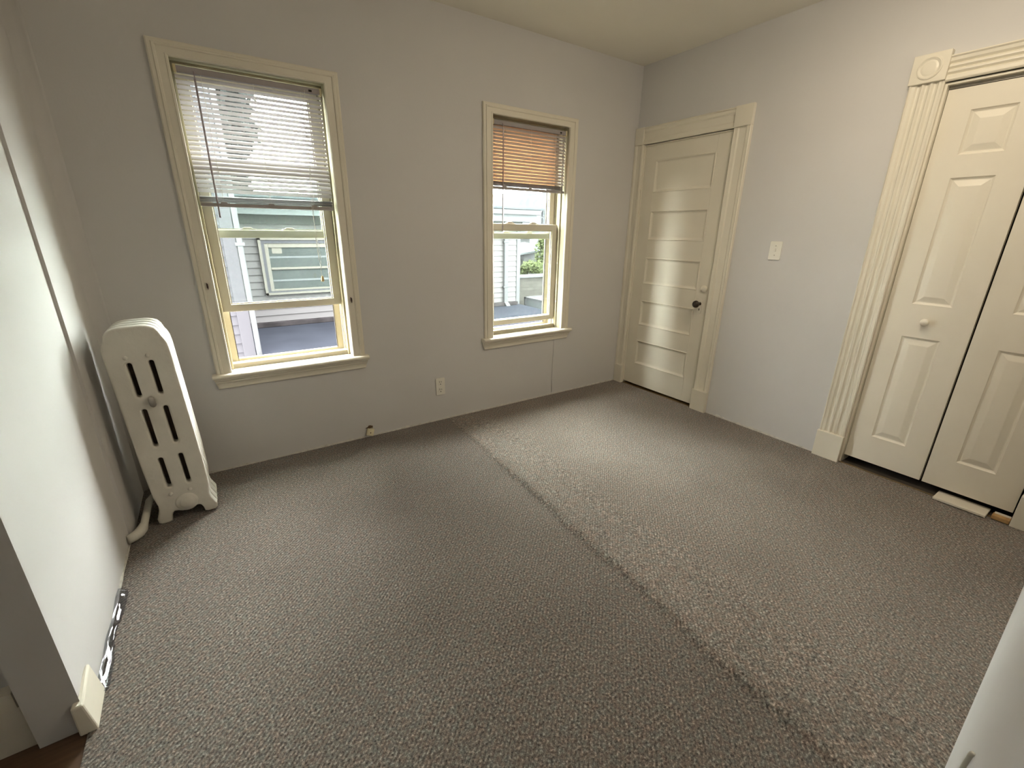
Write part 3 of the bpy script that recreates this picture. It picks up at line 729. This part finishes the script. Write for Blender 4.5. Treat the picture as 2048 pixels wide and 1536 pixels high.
# neighbor's window
x0, x1, z0, z1 = -2.500, -1.30, .435, 1.238
mb = MB()
for a in ((x0, x0+.035, z0, z1), (x1-.035, x1, z0, z1), (x0, x1, z1-.035, z1), (x0, x1, z0, z0+.03)): mb.box(a[0], a[1], D-.06, D, a[2], a[3])
nw = mb.build('window', M['ocream'], house); nw['label'] = 'white-framed window with a paper note in its corner'
for a in ((x0+.035, x0+.075), (x1-.075, x1-.035)): Box('storm_frame', M['oframe'], nw, a[0], a[1], D-.045, D, z0+.03, z1-.035)
for a in ((z1-.08, z1-.035), (z0+.03, z0+.05)): Box('storm_frame', M['oframe'], nw, x0+.075, x1-.075, D-.045, D, a[0], a[1])
for a in ((x0+.075, x0+.122, z0+.05, z1-.08), (x1-.122, x1-.075, z0+.05, z1-.08), (x0+.122, x1-.122, z1-.14, z1-.08), (x0+.122, x1-.122, z0+.05, z0+.078), (x0+.122, x1-.122, .790, .822)): Box('sash', M['ocream'], nw, a[0], a[1], D-.034, D, a[2], a[3], bevel=.004)
Box('pane', M['opane'], nw, x0+.122, x1-.122, D-.012, D-.004, z0+.078, .79); Box('pane', M['opane'], nw, x0+.122, x1-.122, D-.016, D-.008, .822, z1-.14)
Box('paper_note', M['ocream'], nw, -2.335, -2.205, D-.0195, D-.017, 1.015, 1.10)
for z, m_ in ((.62, M['cornice']), (.95, M['cornice'])): Box('inner_shelf', m_, nw, x0+.124, x1-.124, D-.0185, D-.0165, z, z+.028)  # pale bars painting the siding reflected in the panes
# left wing, nearer
wing = empty('neighbor_wing', (-4.2, 2.9, -1), 'tall lavender-sided wing of the neighbor house at the left of the radiator window', 'house')
YW = 2.9
Box('wall', M['siding2'], wing, -6.0, -2.845, YW, YW+3, -4, 5.6)
siding('siding', M['siding2'], wing, -4.2, -2.955, YW, -.5, 5.6, lap=.1045)
Box('corner_post', M['siding2'], wing, -2.960, -2.842, YW-.03, YW+.05, -3, 5.6, bevel=.006)
Box('roof_edge', M['slate'], wing, -6.1, -2.75, YW-.2, YW+3, 5.6, 5.7)
downspout(wing, -2.836, -2.782, YW-.035, YW+.025, -1.14, 5.6, (1.175,), False)
# flat roofs
tag(Box('flat_roof', M['roof'], None, -2.84, 2.02, .6, D-.015, -.25, -.03, bevel=.01), 'blue-grey rubber flat roof below the windows', 'roof')
tag(Box('flat_roof', M['roof2'], None, 2.06, 7.0, 1.0, 5.55, -.6, -.36, bevel=.01), 'pale lower flat roof in front of the washed brick wall', 'roof')
bw = empty('brick_wall', (3.9, 5.6, -.6), 'whitewashed grey brick parapet wall beyond the lower roof', 'wall')
Box('masonry', M['brick'], bw, 2.55, 6.5, 5.56, 5.80, -2.0, .372); Box('coping', M['owhite'], bw, 2.5, 6.5, 5.50, 5.86, .372, .415, bevel=.008); Box('curb', M['roof2'], bw, 2.3, 6.5, 5.44, 5.56, -.36, -.31)
# skylight box on the lower roof
sk = empty('skylight', (2.85, 4.7, -.36), 'pale blue framed skylight box on the lower roof', 'skylight')
ax, bx_, ay, by = 2.46, 3.5, 4.30, 5.05
zt_ = lambda y: -.06+.10*(by-y)*0+.02
for a in ((ax, ax+.05, ay, ay+.05), (ax, ax+.05, by-.05, by), (bx_-.05, bx_, ay, ay+.05), (bx_-.05, bx_, by-.05, by)): Box('post', M['owhite'], sk, a[0], a[1], a[2], a[3], -.36, .0, bevel=.004)
for a in ((ax, bx_, ay, ay+.05), (ax, bx_, by-.05, by), (ax, ax+.05, ay, by), (bx_-.05, bx_, ay, by)): Box('rail', M['owhite'], sk, a[0], a[1], a[2], a[3], -.01, .03, bevel=.004)
for a in ((ax+.01, ax+.02, ay+.05, by-.05), (ax+.05, bx_-.05, ay+.01, ay+.02)): Box('side_panel', M['cornice'], sk, a[0], a[1], a[2], a[3], -.355, -.01)
Box('pane', M['cornice'], sk, ax+.05, bx_-.05, ay+.05, by-.05, .0, .012)
# far houses
def gable_house(name, lab, x0, x1, yf, depth, z_eave, z_peak, zb, wallm, roofm, windows, ridge_x=None):
    g = empty(name, ((x0+x1)/2, yf, zb), lab, 'house', 'far houses beyond the yard')
    xm = (x0+x1)/2 if ridge_x is None else ridge_x
    pr = [(x0, zb), (x1, zb), (x1, z_eave), (xm, z_peak), (x0, z_eave)]
    MB().prism([(x, yf, z) for x, z in pr], [(x, yf+depth, z) for x, z in pr]).build('wall', wallm, g)
    for xa in (x0, x1):
        s = -1 if xa == x0 else 1; e = .25
        zx = z_eave-(z_peak-z_eave)*e/abs(xa-xm)
        q = [(xa+s*e, zx), (xm, z_peak), (xm, z_peak+.12), (xa+s*e, zx+.12)]
        MB().prism([(x, yf-.2, z) for x, z in q], [(x, yf+depth, z) for x, z in q]).build('roof', roofm, g)
        q = [(xa+s*(e+.02), zx-.03), (xm, z_peak-.03), (xm, z_peak+.10), (xa+s*(e+.02), zx+.09)]
        MB().prism([(x, yf-.24, z) for x, z in q], [(x, yf-.205, z) for x, z in q]).build('bargeboard', M['owhite'], g)
    for (a, b, c, d) in windows:
        wn = Box('window', M['oframe'], g, a, b, yf-.05, yf, c, d); Box('pane', M['opane'], wn, a+.04, b-.04, yf-.06, yf-.05, c+.05, d-.05)
    return g
gable_house('far_house', 'white gabled far house with two small windows and slate roof', 8.30, 10.0, 13.0, 1.7, 1.55, 2.84, -3, M['owhite'], M['slate'], [(8.90, 9.14, 1.99, 2.26), (8.91, 9.16, 1.72, 1.93)], 9.15)
hr = empty('far_house', (10.5, 18.5, 2), 'slate-roofed far house with a small white dormer behind the flat roof', 'house', 'far houses beyond the yard')
MB().prism([(9.5, 18.4, 1.64), (15.9, 18.4, 1.64), (15.9, 21, 3.70), (10.62, 21, 3.40)], [(9.5, 18.6, 1.54), (15.9, 18.6, 1.54), (15.9, 21.2, 3.60), (10.62, 21.2, 3.30)]).build('roof', M['slate'], hr)
MB().prism([(10.6, 18.3, 2.47), (11.25, 18.3, 2.47), (10.86, 18.3, 3.06)], [(10.6, 19.6, 2.47), (11.25, 19.6, 2.47), (10.86, 19.6, 3.06)]).build('dormer', M['owhite'], hr)
Box('wall', M['owhite'], hr, 9.6, 15.8, 18.7, 22, -3, 1.75)
wh = empty('far_house', (11, 16.5, -3), 'bright white far house wall with one dark window above the shed', 'house', 'far houses beyond the yard')
Box('wall', M['owhite'], wh, 9.0, 10.74, 16.4, 18, -3, 1.55); Box('wall', M['ocream'], wh, 10.80, 13.5, 16.2, 18, -3, 1.55); Box('corner_board', M['slate'], wh, 10.73, 10.81, 16.15, 16.4, -3, 1.5)
wn = Box('window', M['oframe'], wh, 11.0, 11.38, 16.12, 16.2, .68, 1.12); Box('pane', M['opane'], wn, 11.05, 11.33, 16.10, 16.12, .74, 1.07)
sh2 = empty('garden_shed', (7.0, 11.5, -3), 'white shed with a low sloping grey roof behind the brick wall', 'shed')
Box('wall', M['owhite'], sh2, 6.62, 7.7, 11.0, 13, -3, .62)
MB().prism([(6.05, 10.8, .60), (6.05, 12.6, .80), (7.75, 12.6, .98), (7.75, 10.8, .80)], [(6.05, 10.8, .54), (6.05, 12.6, .74), (7.75, 12.6, .92), (7.75, 10.8, .74)]).build('roof', M['roof2'], sh2)
Box('side_window', M['leaf'], sh2, 6.74, 6.98, 10.97, 11.0, .16, .34); Box('lean_to', M['ocream'], sh2, 5.9, 6.62, 11.2, 12, -3, .42)
# trees: trunk plus clustered leaf cards with real spread
def tree(name, lab, base, h, crown, n, size, leafm, seed, group='garden trees'):
    rnd = random.Random(seed); t = empty(name, base, lab, 'tree', group); b = Vector(base)
    MB().tube([b, b+Vector((.05, .03, h*.5)), b+Vector((-.05, .05, h))], [.12, .09, .04], 8).build('trunk', M['bark'], t)
    mb = MB()
    for i in range(n):
        c = crown[i % len(crown)]
        while True:
            v = Vector((rnd.uniform(-1, 1), rnd.uniform(-1, 1), rnd.uniform(-1, 1)))
            if v.length <= 1: break
        p = Vector(c[0])+Vector((v.x*c[1], v.y*c[1], v.z*c[2]))
        a = Vector((rnd.uniform(-1, 1), rnd.uniform(-1, 1), rnd.uniform(-1, 1))).normalized(); q = a.orthogonal().normalized(); s_ = size*rnd.uniform(.6, 1.2)
        k = len(mb.v); mb.v += [tuple(p-a*s_), tuple(p+q*s_*.5), tuple(p+a*s_), tuple(p-q*s_*.5)]; mb.f.append((k, k+1, k+2, k+3))
    me = bpy.data.meshes.new('foliage'); me.from_pydata(mb.v, [], mb.f); f = link('foliage', me, leafm, t); f['kind'] = 'stuff'
tree('leafy_tree', 'pale green tree at the right edge beside the white far house', (6.95, 10.3, -3.5), 3.6, [((6.9, 10.3, .75), .28, .45), ((6.95, 10.3, .25), .35, .4), ((7.0, 10.3, 1.0), .2, .25)], 1500, .06, M['leaf'], 1)
tree('leafy_shrub', 'low green shrub growing just behind the brick wall', (5.5, 9.0, -3.5), 3.4, [((5.45, 9.0, .30), .28, .22), ((5.75, 9.0, .25), .35, .22), ((5.3, 9.2, .15), .2, .18)], 1300, .055, M['leaf'], 2)
tree('tall_tree', 'tall grey-green tree behind the neighbor roof, dimly seen through the blind', (-3.0, 10.6, -3.5), 6., [((-2.75, 10.5, 2.4), .70, 1.0), ((-2.75, 10.5, 3.6), 1.05, .9), ((-3.1, 10.7, 4.6), 1.6, 1.0), ((-4.2, 10.9, 3.4), 1.2, 1.4), ((-3.4, 10.4, 1.8), .9, .8)], 9500, .27, M['leafdark'], 3)
tree('leafy_tree', 'distant tree top showing over the far left of the flat roof', (4.6, 16, -3.5), 5.5, [((6.95, 16, 2.35), .6, .45), ((6.2, 16, 2.4), .6, .5)], 900, .09, M['leaf'], 4)
tag(Box('yard', M['yard'], None, -30, 40, .22, 60, -4.2, -4.0), kind='structure')
